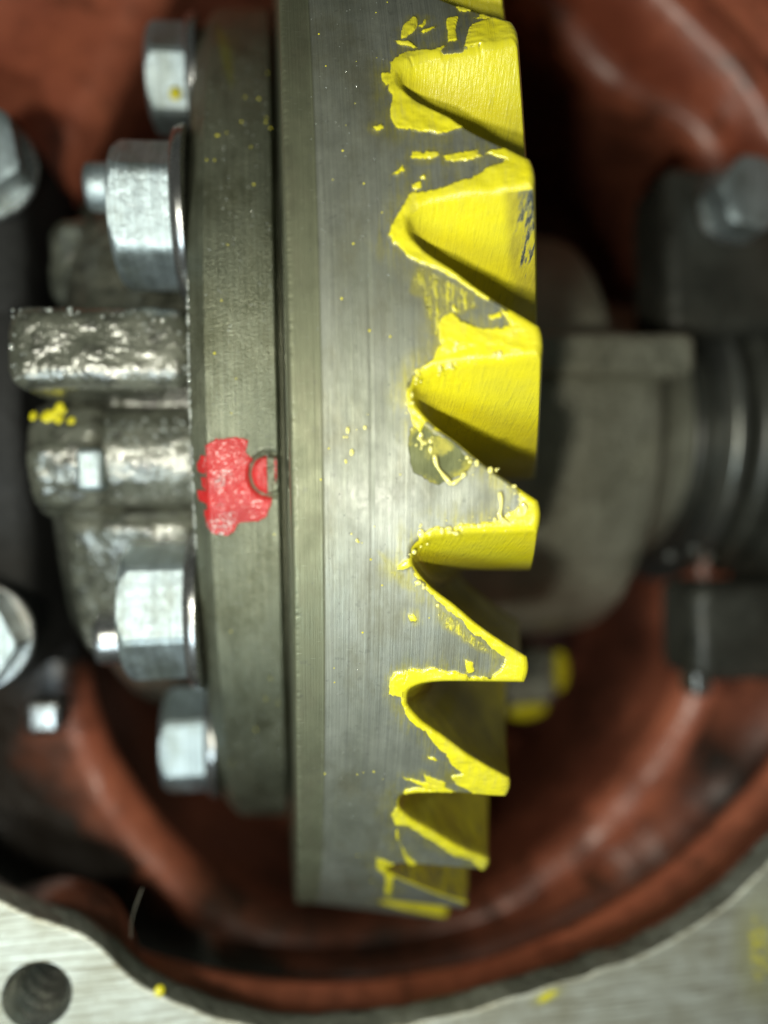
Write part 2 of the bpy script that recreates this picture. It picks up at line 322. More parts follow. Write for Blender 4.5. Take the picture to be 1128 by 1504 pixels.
RP=[(1,[(-1.034,-7.08),(-0.896,-6.5),(-0.667,-6.4),(-0.515,-6.58),(-0.536,-7.64),(-0.428,-8.35),(-0.307,-7.89),(-0.161,-7.9),(-0.131,-9.2),(-0.198,-10.99),(-0.237,-12.07),(-0.294,-13.41),(-0.399,-13.71),(-0.659,-13.69),(-0.715,-14.49),(-0.814,-14.99),(-0.994,-14.84),(-1.068,-14.28),(-1.039,-9.73)]),(1,[(-1.168,-8.54),(-1.105,-7.9),(-1.047,-8.08),(-1.055,-9.43),(-1.147,-9.31)]),(1,[(-1.166,-11.03),(-1.047,-11.04),(-1.046,-12.25),(-1.155,-12.0)]),(1,[(-1.1,-12.73),(-1.041,-12.86),(-1.045,-13.47),(-1.087,-13.35)]),(1,[(-1.116,-9.73),(-1.048,-9.73),(-1.055,-10.92),(-1.104,-10.68)]),(0.7,[(-0.086,-8.49),(-0.027,-8.91),(-0.022,-10.1),(-0.082,-9.8)]),(0.7,[(-0.096,-11.6),(-0.028,-11.91),(-0.047,-12.7),(-0.098,-12.33)])]
BEADS=[(1.73,-1.24),(1.75,-1.0),(1.87,-1.78),(1.95,-1.67),(2.13,-1.66),(2.18,-1.67),(1.57,-2.36),(1.64,-2.21),(1.73,-2.11),(1.67,-2.18),(1.33,-2.96),(1.28,-3.88),(1.28,-4.36),(1.36,-5.17),(1.37,-6.29),(1.41,-6.7),(1.47,-7.1),(1.85,-7.59),(1.88,-7.83),(1.95,-7.91),(2.09,-8.31),(2.15,-8.31),(2.34,-9.26),(2.42,-10.3),(2.42,-10.63),(1.38,-12.18),(1.47,-12.21),(1.6,-11.99),(1.68,-11.93),(1.81,-11.84),(1.91,-11.66),(1.99,-11.65),(2.05,-11.56),(2.15,-11.26),(2.24,-11.38),(2.3,-11.45),(1.31,-13.35),(1.36,-15.32),(1.42,-15.62),(1.58,-16.76),(0.79,-5.78),(0.61,-5.93),(0.7,-12.7),(0.65,-7.25),(1.47,-6.62)]
STROKES=[[(1.51,-7.42),(1.53,-7.99),(1.59,-8.52),(1.69,-9.16)],[(1.69,-9.16),(1.78,-8.8),(1.83,-8.47)],[(1.34,-6.33),(1.4,-6.78)],[(2.19,-9.59),(2.21,-10.32),(2.2,-11.05),(2.29,-11.46)],[(1.72,-1.36),(1.75,-0.89)],[(2.41,-10.22),(2.46,-10.5),(2.44,-10.91),(2.4,-10.79),(2.39,-10.43)],[(1.65,-11.98),(1.77,-12.13)],[(2.11,-1.7),(2.2,-1.63)]]

def sdf(s, X, pts, k=10.2):
    """signed distance (positive inside) to a polygon, both in surface lengths"""
    P = np.array([(p[1] * pi / 180 * k, p[0]) for p in pts]); n = len(P)
    d = np.full(s.shape, 9.); ins = np.zeros(s.shape, bool)
    for i in range(n):
        a = P[i]; b = P[(i + 1) % n]; e = b - a; L = max(e @ e, 1e-12)
        t = np.clip(((s - a[0]) * e[0] + (X - a[1]) * e[1]) / L, 0, 1)
        d = np.minimum(d, np.hypot(s - a[0] - t * e[0], X - a[1] - t * e[1]))
        c = ((a[1] > X) != (b[1] > X)) & (s < (b[0] - a[0]) * (X - a[1]) / ((b[1] - a[1]) if abs(b[1] - a[1]) > 1e-9 else 1e-9) + a[0])
        ins ^= c
    return np.where(ins, d, -d)
def coat(phi_deg, X, polys, k=10.2, amp=.045, soft=.035, full=False):
    s = phi_deg * pi / 180 * k
    dx = vnoise(s * 6, X * 6, 1, 4) * amp; dy = vnoise(s * 6 + 40, X * 6 + 9, 2, 4) * amp
    s2 = s + dy + vnoise(s * 22, X * 30, 5, 2) * amp * .35; X2 = X + dx
    m = np.zeros(s.shape); ol = np.zeros(s.shape); ha = np.zeros(s.shape)
    for al, pts in polys:
        P = np.array([(p[1] * pi / 180 * k, p[0]) for p in pts]); lo = P.min(0) - .35; hi = P.max(0) + .35
        w = (s2 > lo[0]) & (s2 < hi[0]) & (X2 > lo[1]) & (X2 < hi[1])
        if not w.any(): continue
        D = sdf(s2[w], X2[w], pts, k); q = sstep(-soft, soft, D) * al
        if al == .42: ol[w] = np.maximum(ol[w], q / al); continue
        m[w] = np.maximum(m[w], q)
        if al > .5: ha[w] = np.maximum(ha[w], sstep(-.30, .02, D) if len(pts) > 6 else sstep(-.12, 0, D))
    return (m, ol, ha) if full else m

# ------------------------------------------------------------------ ring gear
gear = thing('ring_gear', 'large steel ring gear with spiral teeth coated in yellow marking compound', 'gear', (0, 0, 0))
TH0 = 19.067
Uc = dense([(1.29, 7.3), (1.295, 7.75), (1.33, 8.08), (1.40, 8.36), (1.48, 8.55), (1.6, 8.70), (1.8, 8.83), (2.2, 8.96), (2.60, 9.1)], .02, True)
Lc = dense([(1.29, 7.3), (1.295, 6.95), (1.33, 6.55), (1.39, 6.1), (1.48, 5.55), (1.6, 5.0), (1.75, 4.38), (2.1, 2.78), (2.60, .98)], .02, True)
def resample(C, n):
    xs = 1.29 + 1.31 * np.linspace(0, 1, n) ** 1.35
    o = np.argsort(C[:, 0], kind='stable'); return xs, np.interp(xs, C[o, 0], C[o, 1])
def cone_pt(X0, th, d, h=0.):
    """point of the gear: X0 on the heel cone, angle (deg), depth inward d, raised by h"""
    f = (X0 - 1.29) / 1.31
    X = 1.29 + .45 * d + f * (1.31 + (.334 - .45) * d)
    R = 10 + .2 * (X0 - .33) - d + h
    a = (th - (4.4 * d - .40 * d * d)) * pi / 180
    return np.stack([X - .2 * h, R * np.sin(a), R * np.cos(a)], -1)
BEV = [(.055, 0.), (.034, .005), (.016, .018), (.005, .035), (0., .06)]
DEP = [.06] + list(np.linspace(.18, 2.9, 22))
def offset(xs, th, ins, side):
    """outline of a flank moved into the tooth by ins"""
    s = th * pi / 180 * 10.25; tx = np.gradient(xs); ts = np.gradient(s); L = np.hypot(tx, ts); nx, ns = -ts / L, tx / L
    if side < 0: nx, ns = -nx, -ns
    # normal must point to the solid
    sgn = 1 if side > 0 else -1
    flip = np.sign(ns) != sgn
    nx = np.where(flip & (np.abs(ns) > .05), -nx, nx); ns = np.where(flip & (np.abs(ns) > .05), -ns, ns)
    nx[0], ns[0] = -1, 0; nx = -np.abs(nx)
    return xs + nx * ins, (s + ns * ins) / 10.25 * 180 / pi
def build_tooth(g, fine=True):
    n = 96 if fine else 14; m = 84 if fine else 6
    base = TH0 - 10 * g if g is not None else 0
    xu, tu = resample(Uc, n); xl, tl = resample(Lc, n)
    V = []; A = []; A2 = []; A3 = []; A4 = []
    def loop(ins):
        x1, t1 = offset(xu, tu, ins, 1); x2, t2 = offset(xl, tl + 10, ins, -1)
        # tip moved down too
        x1 = x1 - ins * sstep(2.2, 2.6, xu); x2 = x2 - ins * sstep(2.2, 2.6, xl)
        return x1, t1, x2, t2
    x1, t1, x2, t2 = loop(BEV[0][0])
    f = np.linspace(0, 1, m)[None]
    GX = x1[:, None] * (1 - f) + x2[:, None] * f; GT = t1[:, None] * (1 - f) + t2[:, None] * f
    # slightly crowned tip
    GX += (.03 * 4 * f * (1 - f)) * sstep(2.3, 2.6, xu)[:, None]
    if fine:
        mk, ol, ha = coat(GT + base, GX, YP, full=True)
        lump = .55 + .45 * vnoise((GT + base) * 1.3, GX * 5, 8, 3)
        mh = sstep(.5, .85, mk); H = .040 * mh * lump + .001 * vnoise((GT + base) * 3, GX * 25, 4, 2)
        rim = mh * (1 - mh) * 4; H += .018 * rim * (.5 + .5 * vnoise((GT + base) * 5, GX * 22, 14, 2))
    else: mk = np.zeros(GX.shape); H = GX * 0; ol = mk; ha = mk
    heel = cone_pt(GX, GT + base, 0., H)
    V.append(heel.reshape(-1, 3)); A.append(mk.ravel()); A2.append(ol.ravel()); A3.append(ha.ravel()); A4.append(mk.ravel() * 0)
    idx = np.arange(n * m).reshape(n, m)
    bl = np.concatenate([idx[:, 0], idx[-1, 1:-1], idx[::-1, -1]])
    K = len(bl); ring = [bl]; off = n * m
    bmk = np.concatenate([mk[:, 0], mk[-1, 1:-1], mk[::-1, -1]]); bh = np.concatenate([H[:, 0], H[-1, 1:-1], H[::-1, -1]])
    stations = BEV[1:] + [(0., d) for d in DEP[1:]] if fine else [(0., d) for d in np.linspace(.06, 2.9, 6)]
    for ins, d in stations:
        x1, t1, x2, t2 = loop(ins)
        fx = f[0, 1:-1]
        X = np.concatenate([x1, x1[-1] * (1 - fx) + x2[-1] * fx + .03 * 4 * fx * (1 - fx), x2[::-1]])
        T = np.concatenate([t1, t1[-1] * (1 - fx) + t2[-1] * fx, t2[::-1]])
        h = bh * max(0, 1 - d / .06)
        V.append(cone_pt(X, T + base, d, h)); A.append(bmk * max(0, 1 - d / .03) + min(1, d / .03))
        ring.append(np.arange(off, off + K)); off += K
        A2.append(np.zeros(K)); A3.append(np.ones(K))
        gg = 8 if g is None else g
        # shade of the low gaps goes into the flank colour, besides real bare streaks
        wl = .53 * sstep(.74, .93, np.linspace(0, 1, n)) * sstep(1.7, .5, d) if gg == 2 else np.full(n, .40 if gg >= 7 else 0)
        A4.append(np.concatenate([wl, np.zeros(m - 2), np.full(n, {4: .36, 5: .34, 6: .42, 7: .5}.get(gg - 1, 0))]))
    F = [gridF(n, m, flip=True)]
    for r0, r1 in zip(ring[:-1], ring[1:]):
        F.append(np.stack([r0[:-1], r0[1:], r1[1:], r1[:-1]], -1))
    # toe face
    last = ring[-1]; Lm = last[:n]; Rm = last[::-1][:n]
    F.append(np.stack([Lm[:-1], Rm[:-1], Rm[1:], Lm[1:]], -1))
    F = np.concatenate(F); V = np.concatenate(V)
    return V, F, {'coat': np.concatenate(A), 'olive': np.concatenate(A2), 'halo': np.concatenate(A3), 'bare': np.concatenate(A4)}
me0 = None
nheel = 96 * 84
for k in range(36):
    g = k - 2                       # tooth above gap g
    fine = -1 <= g <= 8
    if fine:
        V, F, A = build_tooth(g)
        o = mesh('tooth', V, F, m_gear, gear, attrs=A)
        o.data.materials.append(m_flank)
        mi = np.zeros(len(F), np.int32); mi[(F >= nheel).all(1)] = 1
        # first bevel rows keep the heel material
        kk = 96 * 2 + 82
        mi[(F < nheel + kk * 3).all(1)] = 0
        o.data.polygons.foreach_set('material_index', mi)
    else:
        if me0 is None:
            V, F, A = build_tooth(None, False)
            o = mesh('tooth', V, F, m_gear, gear, attrs=A); me0 = o.data
        else:
            o = link(bpy.data.objects.new('tooth', me0), gear)
        o.rotation_euler = (-rad(TH0 - 10 * g), 0, 0)
# blank: left face, cylinder, back cone, root cone under the teeth, bore
prof = [(.9, 6.6), (-.0, 6.6), (0, 9.93), (.012, 9.965), (.035, 9.985)] + dense([(.035, 9.985), (.325, 10.0)], .02)[1:].tolist() + [(.338, 10.012)] + \
       [(x, 10 + .2 * (x - .33)) for x in np.linspace(.36, 1.235, 56)]
nh = len(prof)
i0, i1 = 5, nh
ph = np.concatenate([np.arange(-62, 52, .11), np.linspace(52, 298, 100, endpoint=False)])
Pp = []
for ins, d in BEV: Pp.append((1.29 - ins if ins else 1.29, d))
P = np.array(prof); A = ph[:, None] + 0 * P[None, :, 0]; X = P[None, :, 0] + 0 * A; R = P[None, :, 1] + 0 * A
fineph = (ph < 52)[:, None]
mk = np.where(fineph & (X > .3), 0., 0.)
sel = fineph & (X > .36)
ol = mk.copy(); ha = mk.copy(); mk[sel], ol[sel], ha[sel] = coat(A[sel], X[sel], YP, full=True)
mh = sstep(.5, .85, mk); H = .04 * mh * (.55 + .45 * vnoise(A * 1.3, X * 5, 8, 3)) + .001 * vnoise(A * 3, X * 25, 4, 2) * fineph * (X > .36) + .018 * mh * (1 - mh) * 4 * (.5 + .5 * vnoise(A * 5, X * 22, 14, 2))
H -= .012 * np.exp(-((X - .86 - .004 * vnoise(A * .3, A * 0, 3, 2)) / .012) ** 2) * fineph * sstep(8, -2, A) * sstep(-28, -18, A)
# nicks along the left edge
edge = np.exp(-((X - .02) / .03) ** 2) * (R > 9.9); H -= edge * .02 * np.clip(vnoise(A * 9, X * 3, 31, 3), 0, 1) * fineph
V1 = np.stack([X, (R + H) * np.sin(np.radians(A)), (R + H) * np.cos(np.radians(A))], -1)
dl = [(1.2405, 0.)] + [(1.29 - a, d) for a, d in BEV] + [(1.29, d) for d in np.linspace(.3, 2.95, 10)]
dl[0] = (1.235, 0.); dl[1] = (1.2362, 0.)
x0 = np.array([a for a, _ in dl])[None] + 0 * ph[:, None]; dd = np.array([d for _, d in dl])[None] + 0 * ph[:, None]
V2 = cone_pt(x0, 0 * x0, dd); Rr = np.hypot(V2[..., 1], V2[..., 2]); AA = np.radians(ph[:, None]) + 0 * Rr
V2 = np.stack([V2[..., 0], Rr * np.sin(AA), Rr * np.cos(AA)], -1)
V3 = np.stack([0 * ph + .9, 6.6 * np.sin(np.radians(ph)), 6.6 * np.cos(np.radians(ph))], -1)[:, None]
V = np.concatenate([V1, V2[:, 1:], V3], 1)
mk2 = np.concatenate([mk, np.clip(dd[:, 1:] / .05, 0, 1), np.zeros((len(ph), 1))], 1)
mesh('gear_blank', V, gridF(V.shape[0], V.shape[1], cu=True), m_gear, gear, attrs={'coat': mk2, 'olive': np.pad(ol, ((0, 0), (0, mk2.shape[1] - ol.shape[1]))), 'halo': np.pad(ha, ((0, 0), (0, mk2.shape[1] - ol.shape[1])))}, angle=50)

def on_gear(X, deg, h=0.):
    a = rad(deg); R = 10 + .2 * (X - .33) + h; return np.array([X, R * sin(a), R * cos(a)]), np.array([-.2, sin(a), cos(a)])
# glossy beads and threads of grease along the tooth edges
pc = []
for X, d in BEADS:
    p, nn = on_gear(X, d, .02); r = rng.uniform(.012, .027); pc.append(blob(p, r, nn, .6, stretch=(rng.uniform(1, 2.2), rng.uniform(.8, 1.6))))
for X, d in BEADS:
    for _ in range(2):
        p, nn = on_gear(X + rng.normal(0, .05), d + rng.normal(0, .35), .006); pc.append(blob(p, rng.uniform(.006, .014), nn, .7))
o = mesh('grease_bead', *merge(pc), m_wet, gear); o['kind'] = 'stuff'
for st in STROKES:
    q = dense(st, .06, True); P = np.array([on_gear(X, d, .03)[0] for X, d in q])
    r = .028 * (.75 + .25 * np.sin(np.linspace(0, 9, len(P)))); r[0] *= .6; r[-1] *= .6
    mesh('grease_thread', *tube(P, r, 8), m_wet, gear)
pc = []
for _ in range(45):
    X = rng.uniform(.03, 1.5); d = rng.uniform(-48, 38); p, nn = on_gear(X, d, .0); pc.append(blob(p, rng.uniform(.005, .014), nn, .6, 6, 3))
o = mesh('yellow_speck', *merge(pc), m_yel, gear); o['kind'] = 'stuff'
m_glint = plain('oil_droplet', (.35, .37, .33), .06, .3, 1.)
pc = []
for _ in range(200):
    X = rng.uniform(.03, 2.2); d = rng.uniform(-45, 38)
    if X > 1.2: X = rng.uniform(.03, 1.2)
    p, nn = on_gear(X, d, .0); pc.append(blob(p, rng.uniform(.005, .011), nn, .6, 6, 3))
o = mesh('oil_droplet', *merge(pc), m_glint, gear); o['kind'] = 'stuff'

# ------------------------------------------------------------------ differential case
case = thing('differential_case', 'oily cast differential case behind the ring gear with red paint dab', 'gear case', (0, 0, 0))
prof = [(-1.25, 5.5), (-1.25, 8.10), (-1.235, 8.16), (-1.2, 8.20)] + dense([(-1.2, 8.20), (-1.03, 8.385)], .02)[1:].tolist() + [(-1.015, 8.40)] + \
       dense([(-1.0, 8.405), (-.15, 8.468)], .02).tolist() + [(-.135, 8.455), (-.125, 8.39), (-.12, 8.1), (-.045, 8.1), (-.03, 8.38), (-.012, 8.45), (0.003, 8.45), (.003, 5.5)]
P = np.array(prof); ph = np.concatenate([np.arange(-66, 48, .14), np.linspace(48, 294, 90, endpoint=False)])
A = ph[:, None] + 0 * P[None, :, 0]; X = P[None, :, 0] + 0 * A; R = P[None, :, 1] + 0 * A; fp = (ph < 48)[:, None]
mk = np.zeros(A.shape); sel = fp & (R > 8.1); mk[sel] = coat(A[sel], X[sel], RP, 8.43, .03, .02)
smr = np.exp(-((X + .77 + .02 * (A - 35)) / .06) ** 2 - ((A - 36) / 6.5) ** 2) * fp + .5 * np.exp(-((X + .7) / .25) ** 2 - ((A - 36) / 9) ** 2) * fp
H = mk * .012 * (1 + vnoise(A * 6, X * 22, 3, 3)) + .0015 * vnoise(A * 2.5, X * 30, 6, 3) * fp * (R > 8.1)
s = (A + 9.59) * pi / 180 * 8.43; rr = np.hypot(s / .27, (X + .25) / .24)
H -= .07 * np.exp(-((rr - 1) / .13) ** 2) * fp * (R > 8.2)
H += .04 * sstep(1.0, .6, rr) * (R > 8.2) * fp * vnoise(s * 12, X * 12, 9, 3)
mk *= 1 - .8 * np.exp(-((rr - 1) / .12) ** 2) * (R > 8.2); mk[(rr < .9) & (X > -.28) & (X < -.17)] *= .2
H += (R > 8.0) * (X < -1.2) * fp * .02 * vnoise(A * 7, X * 10, 12, 3)
V = np.stack([X, (R + H) * np.sin(np.radians(A)), (R + H) * np.cos(np.radians(A))], -1)
mesh('mounting_flange', V, gridF(*V.shape[:2], cu=True), m_plate, case, attrs={'coat': mk, 'smear': smr}, angle=50)
pc = []
for _ in range(220):
    X = rng.uniform(-1.0, -.15); d = rng.uniform(-48, 34); a = rad(d); R = 8.405 + (X + 1) * .075
    pc.append(blob((X, R * sin(a), R * cos(a)), rng.uniform(.006, .014), (-.07, sin(a), cos(a)), .6, 6, 3))
for _ in range(160):      # wet rim of the flange face
    d = rng.uniform(-17, 8); a = rad(d); R = rng.uniform(8.13, 8.19)
    pc.append(blob((-1.235, R * sin(a), R * cos(a)), rng.uniform(.015, .04), (-.7, .7 * sin(a), .7 * cos(a)), .6, 6, 4))
o = mesh('oil_droplet', *merge(pc), m_glint, case); o['kind'] = 'stuff'
pc = []
for _ in range(30):
    X = rng.uniform(-1.1, -.05); d = rng.uniform(-45, 32); a = rad(d); R = 8.405 + (X + 1) * .075
    if X < -1: R = 8.40 + (X + 1) * 1.05
    pc.append(blob((X, R * sin(a), R * cos(a)), rng.uniform(.007, .016), (-.07, sin(a), cos(a)), .6, 6, 4))
o = mesh('yellow_speck', *merge(pc), m_yel, case); o['kind'] = 'stuff'

ang = np.linspace(0, 2 * pi, 180, endpoint=False)
def rough_warp(amp, sc=2.2, seed=0):
    def f(X, R, A):
        n = vnoise(A * 6 * sc, X * sc * 1.3, seed, 4) * amp; return X, R + n
    return f
# left half: body of revolution with a rounded shoulder
prof = dense([(-1.2, 6.2), (-2.4, 6.15), (-3.1, 5.95), (-3.55, 5.4), (-3.75, 4.6), (-3.85, 3.2), (-3.9, 2.0)], .12, True)
V, F = lathe(prof, ang, warp=rough_warp(.05, 2.2, 3)); mesh('case_body', V, F, m_cast, case)
# heavy lower lug, a sector that stands out of the body
a2 = np.radians(np.linspace(-40, -15.5, 60))
prof = dense([(-1.2, 5.2), (-1.2, 6.78), (-1.6, 6.95), (-2.6, 6.95), (-3.25, 6.75), (-3.62, 6.1), (-3.72, 5.0)], .12)
def lugw(X, R, A):
    e = np.clip((np.degrees(A) + 15.5) / -2.5, 0, 1); f = np.clip((np.degrees(A) + 40) / 6, 0, 1)
    k = np.sqrt(1 - (1 - e) ** 2) * np.sqrt(1 - (1 - f) ** 2)
    return X, 5.2 + (R - 5.2) * (.72 + .28 * k) + vnoise(A * 14, X * 3, 5, 4) * .05
V, F = lathe(prof, a2, closed=False, warp=lugw); mesh('lower_lug', V, F, m_cast, case)
weld(mesh('upper_lug', *rounded_box(-3.7, -1.27, -.16, .98, 4.6, 7.54, r=.3, rough=.045, seed=4, sub=30), m_cast, case))
weld(mesh('side_lug', *rounded_box(-3.9, -2.9, 1.6, 3.2, 3.0, 5.0, r=.4, rough=.05, seed=8, sub=16), m_cast, case))
def xcyl(x0, x1, cy, cz, r, n=48, rough=0., bev=.06, hollow=0):
    prof = [(x0, 0.001 if not hollow else hollow), (x0, r - bev), (x0 + bev * .3, r - bev * .3), (x0 + bev, r)] + dense([(x0 + bev, r), (x1 - bev, r)], .08)[1:].tolist() + [(x1 - bev * .3, r - bev * .3), (x1, r - bev), (x1, .001)]
    V, F = lathe(prof, np.linspace(0, 2 * pi, n, endpoint=False), warp=rough_warp(rough, 2, int(r * 100)) if rough else None)
    return V + np.array([0, cy, cz]), F
mesh('pocket_boss', *xcyl(-2.62, -1.2, -1.0, 6.2, .78, 64, .04), m_cast, case, angle=60)
mesh('pocket_boss', *xcyl(-3.72, -2.6, -1.0, 5.95, .88, 64, .06, .2), m_cast, case, angle=60)
pc = [blob((-3.35 + rng.normal(0, .13), -.42 + rng.normal(0, .07), 6.69 - .06), rng.uniform(.03, .085), (-.1, .5, .85), .35, 10, 5, (rng.uniform(.8, 1.8), 1)) for _ in range(14)]
mesh('yellow_smear', *merge(pc), m_yel, case)
pc = []
for _ in range(520):
    if rng.random() < .5: x, y, z = rng.uniform(-3.6, -1.35), rng.uniform(-.05, .9), 7.5
    elif rng.random() < .6:
        a = rng.uniform(-.9, .7); x = rng.uniform(-2.55, -1.35); y = -1.0 + .78 * sin(a); z = 6.2 + .78 * cos(a)
    else:
        a = rad(rng.uniform(-34, -19)); x = rng.uniform(-3.2, -1.7); y = 6.92 * sin(a); z = 6.92 * cos(a)
    pc.append(blob((x, y, z), rng.uniform(.012, .035), (rng.normal(0, .2), rng.normal(0, .2), 1), .7, 7, 4))
o = mesh('oil_droplet', *merge(pc), m_glint, case); o['kind'] = 'stuff'
# right half
prof = dense([(2.2, 5.9), (3.4, 5.4), (4.4, 5.02), (5.6, 4.98), (6.7, 4.93), (7.02, 4.86), (7.16, 4.68), (7.2, 4.4), (7.2, 3.0)], .12)
def bulk(X, R, A):
    a = np.degrees(A) % 360; u = sstep(8, 12, a) * sstep(200, 190, a)
    X2 = np.where(X > 3.5, 3.5 + (X - 3.5) * (1 - .20 * u), X); return X2, R * (1 - .07 * u) + vnoise(A * 10, X * 2.1, 21, 4) * .035
V, F = lathe(prof, ang, warp=bulk); mesh('gear_side_body', V, F, m_cast2, case)
weld(mesh('top_rib', *rounded_box(3.5, 7.5, .45, 1.25, 3.2, 5.3, r=.2, rough=.03, seed=14, sub=30), m_cast2, case))
V, F = lathe(dense([(7.0, 3.15), (8.9, 3.1)], .2), ang); mesh('case_neck', V, F, m_cast2, case)

# ------------------------------------------------------------------ bolts round the flange
def hexhead(x0, x1, rc, fn, cy, cz, cham=.3, n=120):
    ap = rc * cos(pi / 6); xs = np.concatenate([np.linspace(x0, x0 + cham, 9), np.linspace(x0 + cham, x1, 12)[1:]])
    a = np.linspace(0, 2 * pi, n, endpoint=False)
    V = []
    for x in xs:
        t = min(1, (x - x0) / cham); lim = (ap * .86) + (rc * 1.02 - ap * .86) * math.sqrt(1 - (1 - t) ** 2)
        m = (a - fn + pi / 6) % (pi / 3) - pi / 6
        r = np.minimum(ap / np.cos(m), lim); r = np.minimum(r, rc * .972)
        V.append(np.stack([0 * a + x, r * np.sin(a), r * np.cos(a)], -1))
    V.insert(0, V[0] * np.array([1, .0, .0]))
    V = np.array(V) + np.array([0, cy, cz]); return V, gridF(len(V), n, cv=True)
def bolt(cy, cz, x0, fn, label, rc=1.03, wr=1.2, x1=-1.45, dab=None):
    t = thing('flange_bolt', label, 'bolt', (-1.25, cy, cz), 'bolts round the case flange')
    mesh('hex_head', *hexhead(x0, x1 + .02, rc, rad(fn), cy, cz), m_bolt, t, angle=28)
    V, F = lathe([(x1, .6), (x1, wr * .93), (x1 + .03, wr * .97), (x1 + .10, wr), (x1 + .165, wr), (x1 + .185, wr - .03), (x1 + .19, .6)], np.linspace(0, 2 * pi, 96, endpoint=False))
    mesh('washer_face', V + np.array([0, cy, cz]), F, m_washer, t, angle=35)
    if dab is not None: mesh('yellow_dab', *blob(dab, .09, (0, .1, 1), .5, 12, 5, (1.3, 1)), m_yel, t)
    return t
bolt(5.36, 5.2, -2.1, 30, 'zinc hex bolt topmost at the flange, one corner of its head turned to the viewer', .86, .98, dab=(-1.62, 4.78, 5.86))
bolt(2.34, 7.02, -2.3, -14, 'bright hex bolt with a broad washer face just above the rough upper lug')
bolt(-3.28, 6.62, -2.38, 12, 'bright square-looking hex bolt below the red paint dab, yellow speck on its lower edge', dab=(-2.18, -3.62, 7.42))
bolt(-5.8, 4.62, -2.2, 3, 'lowest hex bolt on the flange, out of focus and catching the light', .92, 1.0)
def pin(x0, x1, cy, cz, r, label, mat=m_bolt, sq=False):
    o = mesh('locking_pin', *xcyl(x0, x1, cy, cz, r, 32, 0, .09), mat, None, angle=60)
    o['label'] = label; o['category'] = 'pin'; return o
pin(-2.78, -2.25, 2.86, 6.75, .34, 'short bright pin end left of the broad-washer bolt')
pin(-2.95, -2.35, -3.75, 6.0, .42, 'dull pin end tucked behind the lower left of the bolt below the red dab', m_washer)
o = weld(mesh('square_nut', *rounded_box(-2.93, -2.56, -1.52, -.93, 6.75, 7.12, r=.09, sub=6), m_bolt)); o['label'] = 'small square pale nut on the rough boss left of the red dab'; o['category'] = 'nut'

# ------------------------------------------------------------------ bearing on the right
br = thing('roller_bearing', 'tapered roller bearing at the right end of the case neck', 'bearing', (9, 0, 0))
def ringpart(name, x0, x1, r0, r1, mat, b=.08):
    prof = [(x0, r0), (x0, r1 - b), (x0 + b * .3, r1 - b * .3), (x0 + b, r1), (x1 - b, r1), (x1 - b * .3, r1 - b * .3), (x1, r1 - b), (x1, r0)]
    V, F = lathe(prof, ang); return mesh(name, V, F, mat, br, angle=50)
ringpart('inner_race', 8.75, 9.28, 2.6, 3.25, m_capR, .12)
ringpart('outer_race', 9.25, 9.5, 2.8, 3.85, m_race)
ringpart('adjuster_ring', 9.75, 10.3, 2.8, 4.05, m_capR, .2)
pc = []
for x, y, z in ((8.6, 2.35, 3.2), (8.95, 2.42, 3.25), (8.5, -3.05, 2.4), (8.9, -2.9, 2.7), (9.3, -3.1, 2.6)): pc.append(blob((x, y, z), .1, (-.3, y, z + 3), .6, 12, 6))
o = mesh('oil_droplet', *merge(pc), m_glint, br); o['kind'] = 'stuff'

# ------------------------------------------------------------------ bearing caps and their bolts
cr = thing('bearing_cap', 'dark cast bearing cap over the bearing at the right edge', 'bearing cap', (10, 0, 0), 'bearing caps')
for y0, y1, z1, nm in ((1.5, 4.75, 4.4, 'cap_foot'), (-5.45, -3.5, 4.4, 'cap_foot')):
    weld(mesh(nm, *rounded_box(7.5 if y0 > 0 else 7.95, 13, y0, y1, z1 - 1.6, z1, r=.3, rough=.05, seed=int(y0), sub=16), m_cap, cr))
V, F = lathe(dense([(10.15, 4.1), (10.2, 5.0), (13, 5.05)], .3), ang[:61] - rad(60)); mesh('cap_arch', V, F, m_cap, cr)
cl = thing('bearing_cap', 'dark cast bearing cap at the left edge holding the left bearing', 'bearing cap', (-5, 0, 0), 'bearing caps')
weld(mesh('cap_block', *rounded_box(-7.5, -4.25, -4.6, 4.9, -2, 5.0, r=.35, rough=.05, seed=31, sub=24), m_capL, cl))
V, F = lathe(dense([(-4.3, 4.0), (-4.28, 5.2), (-7.5, 5.3)], .3), ang); mesh('cap_arch', V, F, m_capL, cl)
def capbolt(x, y, z, label, fn, rc=.85):
    o = thing('cap_bolt', label, 'bolt', (x, y, z), 'bearing cap bolts')
    V, F = hexhead(0, .75, rc, fn, 0, 0, .14)      # turned to point at +Z
    V = np.stack([V[..., 1] + x, V[..., 2] + y, z + .75 - V[..., 0]], -1)
    mesh('hex_head', V, F, m_bolt, o, angle=28)
    V, F = lathe([(0, .3), (0, rc * 1.0), (.08, rc * 1.04), (.12, rc * 1.0), (.12, .3)], np.linspace(0, 2 * pi, 64, endpoint=False))
    V = np.stack([V[..., 1] + x, V[..., 2] + y, z - .02 + V[..., 0]], -1); mesh('washer', V, F, m_washer, o, angle=35)
capbolt(-4.72, 3.72, 5.3, 'large hex bolt cut by the left edge, near the top', .35)
capbolt(-4.85, -3.7, 5.6, 'shining hex bolt cut by the left edge, level with the red dab bolt', .1)
capbolt(8.85, 3.95, 4.4, 'hex bolt on the dark cap at the right edge', .2, .75)
o = weld(mesh('lock_tab', *rounded_box(-4.7, -4.12, -5.75, -5.15, 3.2, 4.0, r=.12, sub=6), m_washer)); o['label'] = 'small grey lock tab at the left edge below the shining bolt'; o['category'] = 'lock tab'
